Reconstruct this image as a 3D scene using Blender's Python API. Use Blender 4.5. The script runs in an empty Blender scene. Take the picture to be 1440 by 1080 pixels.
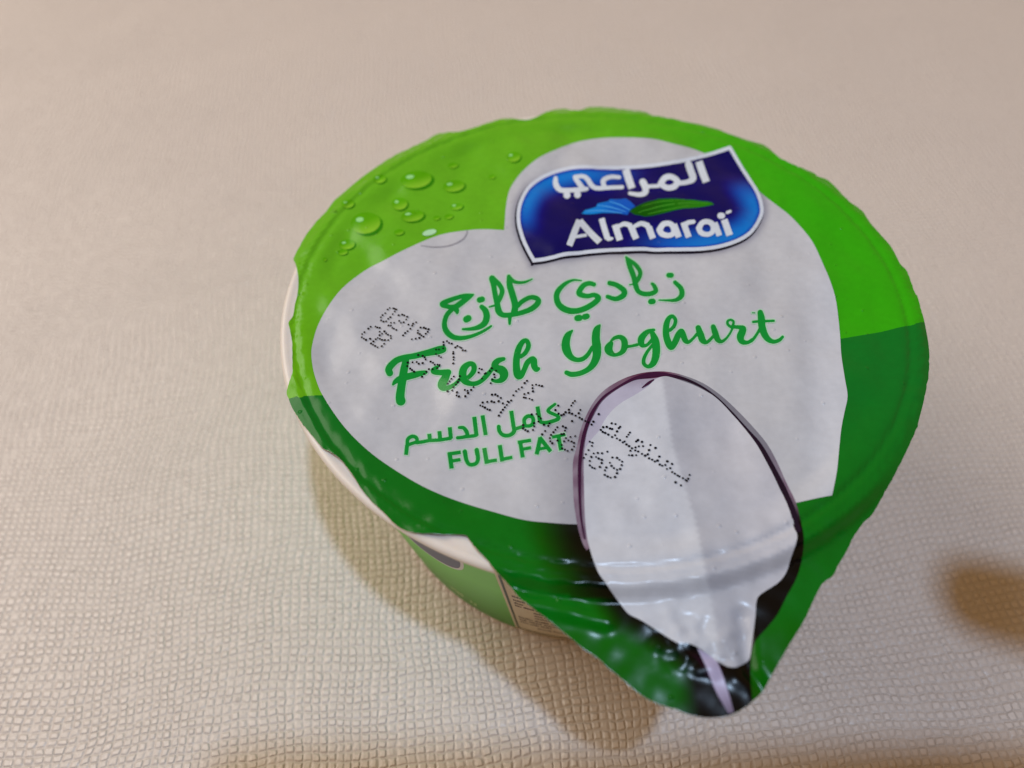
import bpy, math, random
import numpy as np
from mathutils import Matrix, Vector
from mathutils.geometry import delaunay_2d_cdt

# ------------------------------------------------------------------ camera, world, lamp
S = 0.001                                   # the scene is measured in millimetres, built in metres
FPX = 1080.0                                # focal length, in pixels of a 1440 wide picture
LIDZ = 46.0                                 # height of the cup
M = np.array([[0.99968846, -0.01529497, -0.01972422],
              [0.0, -0.79024623, 0.61278944],
              [-0.02495959, -0.61259853, -0.79000004]])
CAM = np.array([-10.556, -82.70, LIDZ + 83.388])

scene = bpy.context.scene
col = scene.collection
cd = bpy.data.cameras.new('camera')
cam = bpy.data.objects.new('camera', cd)
col.objects.link(cam)
cd.sensor_width = 36.0
cd.lens = 36.0 * FPX / 1440.0
cd.clip_start = 0.002
cd.clip_end = 20.0
right, up, back = M @ np.array([1, 0, 0]), M @ np.array([0, -1, 0]), M @ np.array([0, 0, -1])
mw = Matrix.Identity(4)
for i in range(3):
    mw[i][0], mw[i][1], mw[i][2], mw[i][3] = right[i], up[i], back[i], CAM[i] * S
cam.matrix_world = mw
cd.dof.use_dof = True
cd.dof.focus_distance = 0.106
cd.dof.aperture_fstop = 13.5
scene.camera = cam

world = bpy.data.worlds.new('World')
scene.world = world
world.use_nodes = True
bg = world.node_tree.nodes['Background']
bg.inputs['Color'].default_value = (1.0, 0.58, 0.25, 1)
bg.inputs['Strength'].default_value = 0.32

ld = bpy.data.lights.new('ceiling_lamp', 'POINT')
ld.energy = 55.0
ld.color = (0.55, 0.74, 1.0)
ld.shadow_soft_size = 0.044
lamp = bpy.data.objects.new('ceiling_lamp', ld)
lamp.location = (0.256, -0.328, 1.79)
col.objects.link(lamp)

wd_ = bpy.data.lights.new('left_window', 'AREA')
wd_.shape = 'RECTANGLE'
wd_.size, wd_.size_y = 1.0, 0.8
wd_.energy = 9.8
wd_.color = (1.0, 0.905, 0.80)
win_ = bpy.data.objects.new('left_window', wd_)
win_.location = (-0.88, 0.42, 0.86)
win_.rotation_euler = (Vector((0, 0, 0.02)) - Vector(win_.location)).to_track_quat('-Z', 'Y').to_euler()
col.objects.link(win_)

vs = scene.view_settings
vs.view_transform = 'Standard'
vs.look = 'None'
vs.exposure = 0.0
vs.gamma = 1.0

rng = np.random.RandomState(7)
random.seed(7)


# ------------------------------------------------------------------ small helpers
def lin(c):
    c = np.asarray(c, float) / 255.0
    return np.where(c <= 0.04045, c / 12.92, ((c + 0.055) / 1.055) ** 2.4)


ILLUM = np.array([0.84, 0.79, 0.77])        # what a white print reads as in the photograph


def ink(c):
    return np.clip((lin(c) - 0.010) / ILLUM, 0.0015, 0.86)


def sm(t):
    t = np.clip(t, 0, 1)
    return t * t * (3 - 2 * t)


def mix(a, b, t):
    t = np.asarray(t)[..., None]
    return np.asarray(a, float) * (1 - t) + np.asarray(b, float) * t


def nodes_of(name):
    m = bpy.data.materials.new(name)
    m.use_nodes = True
    nt = m.node_tree
    return m, nt, nt.nodes['Principled BSDF']


def node(nt, kind, **kw):
    n = nt.nodes.new(kind)
    for k, v in kw.items():
        setattr(n, k, v)
    return n


def wave_noise(x, y, wl, seed, n=7):
    r = np.random.RandomState(seed)
    out = np.zeros_like(x)
    for _ in range(n):
        a = r.uniform(0, 2 * math.pi)
        k = 2 * math.pi / (wl * r.uniform(0.75, 1.5))
        out += np.sin(k * (x * math.cos(a) + y * math.sin(a)) + r.uniform(0, 6.28))
    return out / math.sqrt(n)


# ------------------------------------------------------------------ shape of the foil lid (mm over the cup's top)
TABA = math.radians(-82.2)


def seg_d(x, y, pts):
    d = np.full(x.shape, 1e9)
    for (ax, ay), (bx, by) in zip(pts[:-1], pts[1:]):
        vx, vy = bx - ax, by - ay
        t = np.clip(((x - ax) * vx + (y - ay) * vy) / (vx * vx + vy * vy), 0, 1)
        d = np.minimum(d, np.hypot(x - ax - t * vx, y - ay - t * vy))
    return d


def lid_h(x, y):
    x = np.asarray(x, float)
    y = np.asarray(y, float)
    r = np.hypot(x, y)
    th = np.arctan2(y, x)
    dth = np.abs((th - TABA + math.pi) % (2 * math.pi) - math.pi)
    tab = sm((0.80 - dth) / 0.34)
    h = np.full(x.shape, 0.10)
    # pressed ring where the foil is welded, and the loose skin inside it
    h -= 0.23 * np.exp(-((r - 45.15) / 0.45) ** 2)
    inn = sm((44.2 - r) / 3.6)
    h -= 0.55 * inn
    h += inn * (0.34 * wave_noise(x, y, 17, 3) + 0.14 * wave_noise(x, y, 7.5, 4) + 0.012 * wave_noise(x, y, 3.0, 5))
    h += 0.03 * wave_noise(x, y, 3.4, 9) * sm((r - 42) / 3)
    # crimps pressed into the welded border
    h += sm((r - 43.6) / 1.2) * (1 - 0.8 * tab * sm((r - 47.5) / 1.5)) * (0.035 * np.sin(th * r / 0.62 + 2.0 * wave_noise(x, y, 14, 51)) * sm(0.5 + wave_noise(x, y, 16, 52)) + 0.045 * wave_noise(x, y, 4.6, 53))
    h += (0.05 + 0.08 * sm(-x / 20)) * np.exp(-((r - 46.0) / 0.32) ** 2)
    # overhanging edge
    e = np.maximum(r - 46.7, 0)
    h -= (1 - tab) * 0.36 * e
    # the tab: bent over the rim, then running out nearly level
    st = sm((r - 47.0) / 1.9)
    h -= tab * (1.60 * st + 0.11 * np.maximum(r - 48.9, 0))
    far = tab * sm((r - 48.0) / 2.5)
    h += far * (0.02 * wave_noise(x, y, 9.0, 21) + 0.004 * wave_noise(x, y, 2.6, 22))
    crum = np.exp(-(((x - 8.0) / 5.0) ** 2 + ((y + 53.5) / 3.2) ** 2) ** 2)
    h += crum * (0.14 * wave_noise(x, y, 3.2, 41) + 0.07 * wave_noise(x, y, 1.7, 42))
    crease = [([(-12.5, -48.6), (-9.5, -49.0), (-6.3, -49.8), (-2.0, -50.9)], 0.55, 1.0),
              ([(2.0, -51.0), (7.0, -53.5), (12.5, -52.0)], 0.20, 0.9),
              ([(3.5, -53.5), (8.5, -55.8), (12.8, -57.5)], 0.26, 0.9),
              ([(13.2, -50.5), (13.2, -56.0), (14.5, -58.5)], -0.75, 1.0),
              ([(5.0, -50.2), (5.8, -53.0)], 0.18, 0.8),
              ([(-16.5, -44.6), (-14.0, -45.8), (-12.5, -47.5)], 0.30, 0.9),
              ([(8.8, -52.0), (10.4, -56.5)], -0.20, 0.8)]
    for pts, a, w in crease:
        d = seg_d(x, y, pts)
        h += a * np.exp(-(d / w) ** 2)
    return h


def pixel_dirs(px):
    px = np.atleast_2d(np.asarray(px, float))
    return np.c_[(px[:, 0] - 720) / FPX, (px[:, 1] - 540) / FPX, np.ones(len(px))] @ M.T


def on_lid(px):
    """traced artwork (photo coordinates) -> place on the lid, in mm"""
    d = pixel_dirs(px)
    z = np.full(len(d), LIDZ)
    for _ in range(32):
        t = (z - CAM[2]) / d[:, 2]
        x, y = CAM[0] + d[:, 0] * t, CAM[1] + d[:, 1] * t
        z = 0.5 * z + 0.5 * (LIDZ + lid_h(x, y))
    return np.c_[x, y]


def to_px(x, y, z):
    c = (np.c_[x, y, z] - CAM) @ M
    return np.c_[720 + FPX * c[:, 0] / c[:, 2], 540 + FPX * c[:, 1] / c[:, 2]]


# ------------------------------------------------------------------ outlines from brush strokes
def catmull(pts, per=6, closed=False):
    p = np.asarray(pts, float)
    if len(p) < 3 and not closed:
        return p
    n = len(p)
    out = []
    rng_ = range(n) if closed else range(n - 1)
    for i in rng_:
        if closed:
            a, b, c, d = p[(i - 1) % n], p[i], p[(i + 1) % n], p[(i + 2) % n]
        else:
            a, b, c, d = p[max(i - 1, 0)], p[i], p[i + 1], p[min(i + 2, n - 1)]
        for k in range(per):
            t = k / per
            out.append(0.5 * (2 * b + (c - a) * t + (2 * a - 5 * b + 4 * c - d) * t * t + (3 * b - a - 3 * c + d) * t ** 3))
    if not closed:
        out.append(p[-1])
    return np.array(out)


def Z(x0, y0, sc, pts):
    p = np.asarray(pts, float)
    q = p / sc
    q[:, 0] += x0
    q[:, 1] += y0
    return q


def stroke_field(strokes, bars, step=0.55, pad=14):
    """distance field of round brush strokes (x, y, width) and square-ended bars"""
    segs = []
    for s in strokes:
        s = catmull(s) if len(s) > 2 else np.asarray(s, float)
        if len(s) == 1:
            s = np.array([s[0], s[0] + np.array([0.01, 0, 0])])
        segs += list(zip(s[:-1], s[1:]))
    allp = np.array([q[:2] for sgm in segs for q in sgm] + [q[:2] for b in bars for q in b])
    lo, hi = allp.min(0) - pad, allp.max(0) + pad
    gx = np.arange(lo[0], hi[0], step)
    gy = np.arange(lo[1], hi[1], step)
    F = np.full((len(gy), len(gx)), 1e3)

    def win(a, b, w):
        m = 0.5 * w + 5
        i0, i1 = np.searchsorted(gx, [min(a[0], b[0]) - m, max(a[0], b[0]) + m])
        j0, j1 = np.searchsorted(gy, [min(a[1], b[1]) - m, max(a[1], b[1]) + m])
        return slice(j0, j1), slice(i0, i1)
    for a, b in segs:
        w = max(a[2], b[2])
        sj, si = win(a, b, w)
        X, Y = np.meshgrid(gx[si], gy[sj])
        vx, vy = b[0] - a[0], b[1] - a[1]
        t = np.clip(((X - a[0]) * vx + (Y - a[1]) * vy) / (vx * vx + vy * vy + 1e-12), 0, 1)
        d = np.hypot(X - a[0] - t * vx, Y - a[1] - t * vy) - 0.5 * (a[2] + (b[2] - a[2]) * t)
        F[sj, si] = np.minimum(F[sj, si], d)
    for a, b in bars:
        w = a[2]
        sj, si = win(a, b, w)
        X, Y = np.meshgrid(gx[si], gy[sj])
        L = math.hypot(b[0] - a[0], b[1] - a[1])
        ux, uy = (b[0] - a[0]) / L, (b[1] - a[1]) / L
        u = (X - (a[0] + b[0]) / 2) * ux + (Y - (a[1] + b[1]) / 2) * uy
        v = -(X - (a[0] + b[0]) / 2) * uy + (Y - (a[1] + b[1]) / 2) * ux
        d = np.maximum(np.abs(u) - L / 2, np.abs(v) - w / 2)
        F[sj, si] = np.minimum(F[sj, si], d)
    return gx, gy, F


def poly_field(poly, step=0.7, pad=8):
    p = np.asarray(poly, float)
    lo, hi = p.min(0) - pad, p.max(0) + pad
    gx = np.arange(lo[0], hi[0], step)
    gy = np.arange(lo[1], hi[1], step)
    X, Y = np.meshgrid(gx, gy)
    c = np.vstack([p, p[:1]])
    d = seg_d(X, Y, [tuple(q) for q in c])
    return gx, gy, np.where(inside(X.ravel(), Y.ravel(), [p]).reshape(X.shape), -d, d)


def inside(x, y, loops):
    r = np.zeros(len(x), bool)
    for p in loops:
        q = np.roll(p, -1, 0)
        for (ax, ay), (bx, by) in zip(p, q):
            if ay == by:
                continue
            c = ((ay > y) != (by > y)) & (x < (bx - ax) * (y - ay) / (by - ay) + ax)
            r ^= c
    return r


def simplify(p, tol):
    keep = np.zeros(len(p), bool)
    far = int(np.argmax(((p - p[0]) ** 2).sum(1)))
    keep[0] = keep[far] = True
    stack = [(0, far), (far, len(p))]
    pp = np.vstack([p, p[:1]])
    while stack:
        a, b = stack.pop()
        if b - a < 2:
            continue
        A, B = pp[a], pp[b]
        v = B - A
        L = math.hypot(*v) + 1e-12
        d = np.abs((pp[a + 1:b, 0] - A[0]) * v[1] - (pp[a + 1:b, 1] - A[1]) * v[0]) / L
        k = int(np.argmax(d))
        if d[k] > tol:
            k += a + 1
            keep[k % len(p)] = True
            stack += [(a, k), (k, b)]
    return p[keep]


def contour(gx, gy, F, level=0.0, tol=0.09):
    G = F - level
    G = np.where(np.abs(G) < 1e-6, 1e-6, G)
    neg = G < 0
    cas = neg[:-1, :-1] * 1 + neg[:-1, 1:] * 2 + neg[1:, 1:] * 4 + neg[1:, :-1] * 8
    js, is_ = np.where((cas != 0) & (cas != 15))
    T = {1: [(3, 0)], 2: [(0, 1)], 3: [(3, 1)], 4: [(1, 2)], 5: [(3, 0), (1, 2)], 6: [(0, 2)], 7: [(3, 2)],
         8: [(2, 3)], 9: [(2, 0)], 10: [(0, 1), (2, 3)], 11: [(2, 1)], 12: [(1, 3)], 13: [(1, 0)], 14: [(0, 3)]}
    nxt, pos = {}, {}

    def pt(j, i, e):
        if e == 0:
            k, a, b = ('h', j, i), (j, i), (j, i + 1)
        elif e == 2:
            k, a, b = ('h', j + 1, i), (j + 1, i), (j + 1, i + 1)
        elif e == 3:
            k, a, b = ('v', j, i), (j, i), (j + 1, i)
        else:
            k, a, b = ('v', j, i + 1), (j, i + 1), (j + 1, i + 1)
        if k not in pos:
            fa, fb = G[a], G[b]
            t = fa / (fa - fb)
            pos[k] = (gx[a[1]] + t * (gx[b[1]] - gx[a[1]]), gy[a[0]] + t * (gy[b[0]] - gy[a[0]]))
        return k
    for j, i in zip(js, is_):
        for ea, eb in T[int(cas[j, i])]:
            nxt[pt(j, i, ea)] = pt(j, i, eb)
    loops, seen = [], set()
    for k in list(nxt):
        if k in seen:
            continue
        lp = []
        while k in nxt and k not in seen:
            seen.add(k)
            lp.append(pos[k])
            k = nxt[k]
        if len(lp) > 6:
            lp = simplify(np.array(lp), tol)
            if len(lp) > 3:
                loops.append(lp)
    return loops


# ------------------------------------------------------------------ sheets that follow the lid
LAT = 0.55


def resample(p, step):
    q = np.vstack([p, p[:1]])
    out = []
    for a, b in zip(q[:-1], q[1:]):
        n = max(1, int(math.hypot(*(b - a)) / step))
        for k in range(n):
            out.append(a + (b - a) * k / n)
    return np.array(out)


def triangulate(loops, lat):
    """loops in mm -> vertices and triangles, with a lattice of inner points"""
    verts, edges = [], []
    for p in loops:
        n0 = len(verts)
        verts += [Vector((float(a), float(b))) for a, b in p]
        edges += [(n0 + i, n0 + (i + 1) % len(p)) for i in range(len(p))]
    P = np.vstack(loops)
    lo, hi = P.min(0), P.max(0)
    hy = lat * math.sqrt(3) / 2
    pts = []
    for j in range(int(math.floor(lo[1] / hy)), int(math.ceil(hi[1] / hy)) + 1):
        off = lat / 2 if j % 2 else 0.0
        i0, i1 = int(math.floor((lo[0] - off) / lat)), int(math.ceil((hi[0] - off) / lat))
        for i in range(i0, i1 + 1):
            pts.append((i * lat + off, j * hy))
    pts = np.array(pts)
    if len(pts):
        k = inside(pts[:, 0], pts[:, 1], loops)
        verts += [Vector((float(a), float(b))) for a, b in pts[k]]
    r = delaunay_2d_cdt(verts, edges, [], 2, 1e-7)
    v = np.array([(q[0], q[1]) for q in r[0]])
    f = [tuple(q) for q in r[2]]
    cen = np.array([v[list(q)].mean(0) for q in f])
    ok = inside(cen[:, 0], cen[:, 1], loops)
    return v, [q for q, k in zip(f, ok) if k]


def lid_normals(x, y):
    e = 0.02
    gx = (lid_h(x + e, y) - lid_h(x - e, y)) / (2 * e)
    gy = (lid_h(x, y + e) - lid_h(x, y - e)) / (2 * e)
    n = np.c_[-gx, -gy, np.ones(len(x))]
    return n / np.linalg.norm(n, axis=1)[:, None]


def link(o, parent=None):
    col.objects.link(o)
    if parent is not None:
        o.parent = parent
    return o


def set_colours(me, rgb):
    at = me.color_attributes.new('Col', 'FLOAT_COLOR', 'POINT')
    a = np.ones((len(rgb), 4), np.float32)
    a[:, :3] = rgb
    at.data.foreach_set('color', a.ravel())


def print_sheet(name, loops, lift, colour, mat, parent, lat=LAT, px=True, step=0.8):
    """a printed area of the lid: loops in photo coordinates, colour = rgb or f(px)"""
    mm = []
    for p in loops:
        q = on_lid(p) if px else np.asarray(p, float)
        mm.append(resample(q, step))
    v, f = triangulate(mm, lat)
    z = LIDZ + lid_h(v[:, 0], v[:, 1]) + lift
    me = bpy.data.meshes.new(name)
    me.from_pydata((np.c_[v, z] * S).tolist(), [], f)
    # all faces look up
    me.update()
    flip = [p.index for p in me.polygons if p.normal.z < 0]
    for i in flip:
        me.polygons[i].flip()
    me.polygons.foreach_set('use_smooth', [True] * len(me.polygons))
    if callable(colour):
        c = colour(to_px(v[:, 0], v[:, 1], z))
    else:
        c = np.tile(np.asarray(colour, float), (len(v), 1))
    set_colours(me, ink(c))
    me.normals_split_custom_set_from_vertices(lid_normals(v[:, 0], v[:, 1]).tolist())
    me.materials.append(mat)
    return link(bpy.data.objects.new(name, me), parent)


# ------------------------------------------------------------------ materials
def make_print_material():
    m, nt, b = nodes_of('printed_foil')
    at = node(nt, 'ShaderNodeAttribute', attribute_name='Col')
    tc = node(nt, 'ShaderNodeTexCoord')
    # ink varies a little from place to place
    no = node(nt, 'ShaderNodeTexNoise')
    no.inputs['Scale'].default_value = 900
    no.inputs['Detail'].default_value = 3
    mr = node(nt, 'ShaderNodeMapRange')
    mr.inputs['To Min'].default_value = 0.90
    mr.inputs['To Max'].default_value = 1.08
    mu = node(nt, 'ShaderNodeVectorMath', operation='SCALE')
    nt.links.new(tc.outputs['Object'], no.inputs['Vector'])
    nt.links.new(no.outputs['Fac'], mr.inputs['Value'])
    nt.links.new(at.outputs['Color'], mu.inputs[0])
    nt.links.new(mr.outputs['Result'], mu.inputs['Scale'])
    nt.links.new(mu.outputs[0], b.inputs['Base Color'])
    b.inputs['Roughness'].default_value = 0.23
    b.inputs['Specular IOR Level'].default_value = 0.20
    b.inputs['Coat Weight'].default_value = 0.03
    b.inputs['Coat Roughness'].default_value = 0.15
    # embossed pin-head dots of the foil
    mp = node(nt, 'ShaderNodeMapping')
    mp.inputs['Scale'].default_value = (430, 430, 0.0)
    mp.inputs['Rotation'].default_value = (0, 0, 0.4)
    vo = node(nt, 'ShaderNodeTexVoronoi')
    vo.inputs['Scale'].default_value = 1.0
    vo.inputs['Randomness'].default_value = 0.85
    dm = node(nt, 'ShaderNodeMapRange', interpolation_type='SMOOTHSTEP')
    dm.inputs['From Min'].default_value = 0.02
    dm.inputs['From Max'].default_value = 0.16
    dm.inputs['To Min'].default_value = 1.0
    dm.inputs['To Max'].default_value = 0.0
    n2 = node(nt, 'ShaderNodeTexNoise')
    n2.inputs['Scale'].default_value = 650
    n2.inputs['Detail'].default_value = 2
    ad = node(nt, 'ShaderNodeMath', operation='MULTIPLY_ADD')
    ad.inputs[1].default_value = 0.16
    bu = node(nt, 'ShaderNodeBump')
    bu.inputs['Strength'].default_value = 0.7
    bu.inputs['Distance'].default_value = 0.00014
    nt.links.new(tc.outputs['Object'], mp.inputs['Vector'])
    nt.links.new(mp.outputs['Vector'], vo.inputs['Vector'])
    nt.links.new(vo.outputs['Distance'], dm.inputs['Value'])
    nt.links.new(tc.outputs['Object'], n2.inputs['Vector'])
    nt.links.new(n2.outputs['Fac'], ad.inputs[0])
    nt.links.new(dm.outputs['Result'], ad.inputs[2])
    nt.links.new(ad.outputs[0], bu.inputs['Height'])
    nt.links.new(bu.outputs['Normal'], b.inputs['Normal'])
    return m


PRINT = make_print_material()


def simple(name, rgb, rough=0.45, spec=0.5, sss=0.0, var=0.06, vscale=300, metal=0.0):
    m, nt, b = nodes_of(name)
    tc = node(nt, 'ShaderNodeTexCoord')
    no = node(nt, 'ShaderNodeTexNoise')
    no.inputs['Scale'].default_value = vscale
    no.inputs['Detail'].default_value = 4
    mr = node(nt, 'ShaderNodeMapRange')
    mr.inputs['To Min'].default_value = 1 - var
    mr.inputs['To Max'].default_value = 1 + var
    mu = node(nt, 'ShaderNodeVectorMath', operation='SCALE')
    mu.inputs[0].default_value = rgb
    nt.links.new(tc.outputs['Object'], no.inputs['Vector'])
    nt.links.new(no.outputs['Fac'], mr.inputs['Value'])
    nt.links.new(mr.outputs['Result'], mu.inputs['Scale'])
    nt.links.new(mu.outputs[0], b.inputs['Base Color'])
    b.inputs['Roughness'].default_value = rough
    b.inputs['Specular IOR Level'].default_value = spec
    b.inputs['Metallic'].default_value = metal
    if sss:
        b.inputs['Subsurface Weight'].default_value = sss
        b.inputs['Subsurface Radius'].default_value = (0.002, 0.0016, 0.001)
    return m


PLASTIC = simple('cream_white_plastic', (0.78, 0.74, 0.68), 0.32, 0.5, sss=0.15)
FOILBACK = simple('foil_underside', (0.70, 0.70, 0.72), 0.35, metal=0.8)


def make_leatherette():
    m, nt, b = nodes_of('embossed_leatherette')
    L = nt.links
    tc = node(nt, 'ShaderNodeTexCoord')
    mp = node(nt, 'ShaderNodeMapping')
    mp.inputs['Scale'].default_value = (1000, 1000, 1000)
    mp.inputs['Rotation'].default_value = (0, 0, math.radians(-7))
    L.new(tc.outputs['Object'], mp.inputs['Vector'])

    def warp(vec, scale, amp, detail):
        n = node(nt, 'ShaderNodeTexNoise')
        n.inputs['Scale'].default_value = scale
        n.inputs['Detail'].default_value = detail
        s = node(nt, 'ShaderNodeVectorMath', operation='SUBTRACT')
        s.inputs[1].default_value = (0.5, 0.5, 0.5)
        k = node(nt, 'ShaderNodeVectorMath', operation='MULTIPLY')
        k.inputs[1].default_value = (amp, amp, 0)
        a = node(nt, 'ShaderNodeVectorMath', operation='ADD')
        L.new(vec, n.inputs['Vector'])
        L.new(n.outputs['Color'], s.inputs[0])
        L.new(s.outputs[0], k.inputs[0])
        L.new(vec, a.inputs[0])
        L.new(k.outputs[0], a.inputs[1])
        return a.outputs[0]
    v = warp(mp.outputs['Vector'], 0.03, 7.0, 1)
    v = warp(v, 0.30, 0.95, 1.0)
    v = warp(v, 1.0, 0.20, 1)
    sp = node(nt, 'ShaderNodeSeparateXYZ')
    L.new(v, sp.inputs[0])

    def grooves(out, pitch, seed):
        d = node(nt, 'ShaderNodeMath', operation='DIVIDE')
        d.inputs[1].default_value = pitch
        fr = node(nt, 'ShaderNodeMath', operation='PINGPONG')
        fr.inputs[1].default_value = 0.5
        L.new(out, d.inputs[0])
        L.new(d.outputs[0], fr.inputs[0])
        # lines are deep in places and nearly gone in others
        no = node(nt, 'ShaderNodeTexNoise')
        no.inputs['Scale'].default_value = 0.42
        no.inputs['Detail'].default_value = 2
        ofs = node(nt, 'ShaderNodeVectorMath', operation='ADD')
        ofs.inputs[1].default_value = (seed, -seed, seed)
        L.new(mp.outputs['Vector'], ofs.inputs[0])
        L.new(ofs.outputs[0], no.inputs['Vector'])
        wd = node(nt, 'ShaderNodeMapRange')
        wd.inputs['From Min'].default_value = 0.32
        wd.inputs['From Max'].default_value = 0.68
        wd.inputs['To Min'].default_value = 0.13
        wd.inputs['To Max'].default_value = 0.40
        L.new(no.outputs['Fac'], wd.inputs['Value'])
        mr = node(nt, 'ShaderNodeMapRange', interpolation_type='SMOOTHSTEP')
        mr.inputs['From Min'].default_value = 0.0
        L.new(fr.outputs[0], mr.inputs['Value'])
        L.new(wd.outputs['Result'], mr.inputs['From Max'])
        return mr.outputs['Result']
    gu = grooves(sp.outputs['X'], 1.40, 13.0)
    gv = grooves(sp.outputs['Y'], 1.30, 57.0)
    mg = node(nt, 'ShaderNodeMath', operation='MULTIPLY')
    L.new(gu, mg.inputs[0])
    L.new(gv, mg.inputs[1])
    # every little pillow of the emboss has its own height
    ids = []
    for out, pitch in ((sp.outputs['X'], 1.40), (sp.outputs['Y'], 1.30)):
        q = node(nt, 'ShaderNodeMath', operation='DIVIDE')
        q.inputs[1].default_value = pitch
        fl = node(nt, 'ShaderNodeMath', operation='FLOOR')
        L.new(out, q.inputs[0])
        L.new(q.outputs[0], fl.inputs[0])
        ids.append(fl.outputs[0])
    cid = node(nt, 'ShaderNodeCombineXYZ')
    L.new(ids[0], cid.inputs[0])
    L.new(ids[1], cid.inputs[1])
    wn = node(nt, 'ShaderNodeTexWhiteNoise', noise_dimensions='2D')
    L.new(cid.outputs[0], wn.inputs['Vector'])
    wr = node(nt, 'ShaderNodeMapRange')
    wr.inputs['To Min'].default_value = 0.45
    wr.inputs['To Max'].default_value = 1.15
    L.new(wn.outputs['Value'], wr.inputs['Value'])
    mn = node(nt, 'ShaderNodeMath', operation='MULTIPLY')
    L.new(mg.outputs[0], mn.inputs[0])
    L.new(wr.outputs['Result'], mn.inputs[1])
    fine = node(nt, 'ShaderNodeTexNoise')
    fine.inputs['Scale'].default_value = 2.2
    fine.inputs['Detail'].default_value = 4
    L.new(mp.outputs['Vector'], fine.inputs['Vector'])
    hgt = node(nt, 'ShaderNodeMath', operation='MULTIPLY_ADD')
    hgt.inputs[1].default_value = 0.45
    L.new(fine.outputs['Fac'], hgt.inputs[0])
    L.new(mn.outputs[0], hgt.inputs[2])
    bu = node(nt, 'ShaderNodeBump')
    bu.inputs['Strength'].default_value = 0.75
    bu.inputs['Distance'].default_value = 0.00030
    L.new(hgt.outputs[0], bu.inputs['Height'])
    L.new(bu.outputs['Normal'], b.inputs['Normal'])
    # colour: cream, faintly mottled, a little darker in the grooves, a few specks
    mo = node(nt, 'ShaderNodeTexNoise')
    mo.inputs['Scale'].default_value = 0.022
    mo.inputs['Detail'].default_value = 4
    L.new(mp.outputs['Vector'], mo.inputs['Vector'])
    c1 = node(nt, 'ShaderNodeMixRGB')
    c1.inputs['Color1'].default_value = (0.715, 0.660, 0.615, 1)
    c1.inputs['Color2'].default_value = (0.765, 0.705, 0.648, 1)
    L.new(mo.outputs['Fac'], c1.inputs['Fac'])
    c2 = node(nt, 'ShaderNodeMixRGB', blend_type='MULTIPLY')
    c2.inputs['Fac'].default_value = 1.0
    gr = node(nt, 'ShaderNodeMapRange')
    gr.inputs['To Min'].default_value = 0.86
    gr.inputs['To Max'].default_value = 1.0
    L.new(mn.outputs[0], gr.inputs['Value'])
    cc = node(nt, 'ShaderNodeCombineXYZ')
    for k in range(3):
        L.new(gr.outputs['Result'], cc.inputs[k])
    L.new(c1.outputs[0], c2.inputs['Color1'])
    L.new(cc.outputs[0], c2.inputs['Color2'])
    vo = node(nt, 'ShaderNodeTexVoronoi')
    vo.voronoi_dimensions = '2D'
    vo.inputs['Scale'].default_value = 0.028
    L.new(mp.outputs['Vector'], vo.inputs['Vector'])
    sk = node(nt, 'ShaderNodeMath', operation='LESS_THAN')
    sk.inputs[1].default_value = 0.011
    L.new(vo.outputs['Distance'], sk.inputs[0])
    sf = node(nt, 'ShaderNodeMath', operation='MULTIPLY')
    sf.inputs[1].default_value = 0.32
    L.new(sk.outputs[0], sf.inputs[0])
    c3 = node(nt, 'ShaderNodeMixRGB')
    c3.inputs['Color2'].default_value = (0.10, 0.085, 0.07, 1)
    L.new(sf.outputs[0], c3.inputs['Fac'])
    L.new(c2.outputs[0], c3.inputs['Color1'])
    L.new(c3.outputs[0], b.inputs['Base Color'])
    b.inputs['Roughness'].default_value = 0.30
    b.inputs['Specular IOR Level'].default_value = 0.5
    return m


# ------------------------------------------------------------------ the table top
def plane(name, x0, x1, y0, y1, z, mat):
    me = bpy.data.meshes.new(name)
    nx = 24
    xs, ys = np.linspace(x0, x1, nx), np.linspace(y0, y1, nx)
    v = [(x, y, z) for y in ys for x in xs]
    f = [(j * nx + i, j * nx + i + 1, (j + 1) * nx + i + 1, (j + 1) * nx + i) for j in range(nx - 1) for i in range(nx - 1)]
    me.from_pydata(v, [], f)
    me.materials.append(mat)
    return link(bpy.data.objects.new(name, me))


table = plane('table_top', -0.9, 0.9, -0.6, 1.1, 0.0, make_leatherette())
table['kind'] = 'structure'


# ------------------------------------------------------------------ the cup
cup = link(bpy.data.objects.new('yoghurt_cup', None))
cup['label'] = 'small green and white yoghurt cup with peelable printed foil lid'
cup['category'] = 'yoghurt cup'

ZT, RT, RB = 44.3, 45.3, 37.6               # top of the wall, its radius, radius of the base


def cone_r(z):
    return RB + (RT - RB) * z / ZT


def lathe(name, prof, mat, parent, n=192, rgb=None):
    th = np.linspace(0, 2 * math.pi, n, endpoint=False)
    v, f = [], []
    for r, z in prof:
        for t in th:
            v.append((r * math.cos(t) * S, r * math.sin(t) * S, z * S))
    k = len(prof)
    for j in range(k - 1):
        for i in range(n):
            i2 = (i + 1) % n
            f.append((j * n + i, j * n + i2, (j + 1) * n + i2, (j + 1) * n + i))
    me = bpy.data.meshes.new(name)
    me.from_pydata(v, [], f)
    me.polygons.foreach_set('use_smooth', [True] * len(f))
    me.materials.append(mat)
    o = link(bpy.data.objects.new(name, me), parent)
    return o


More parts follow.
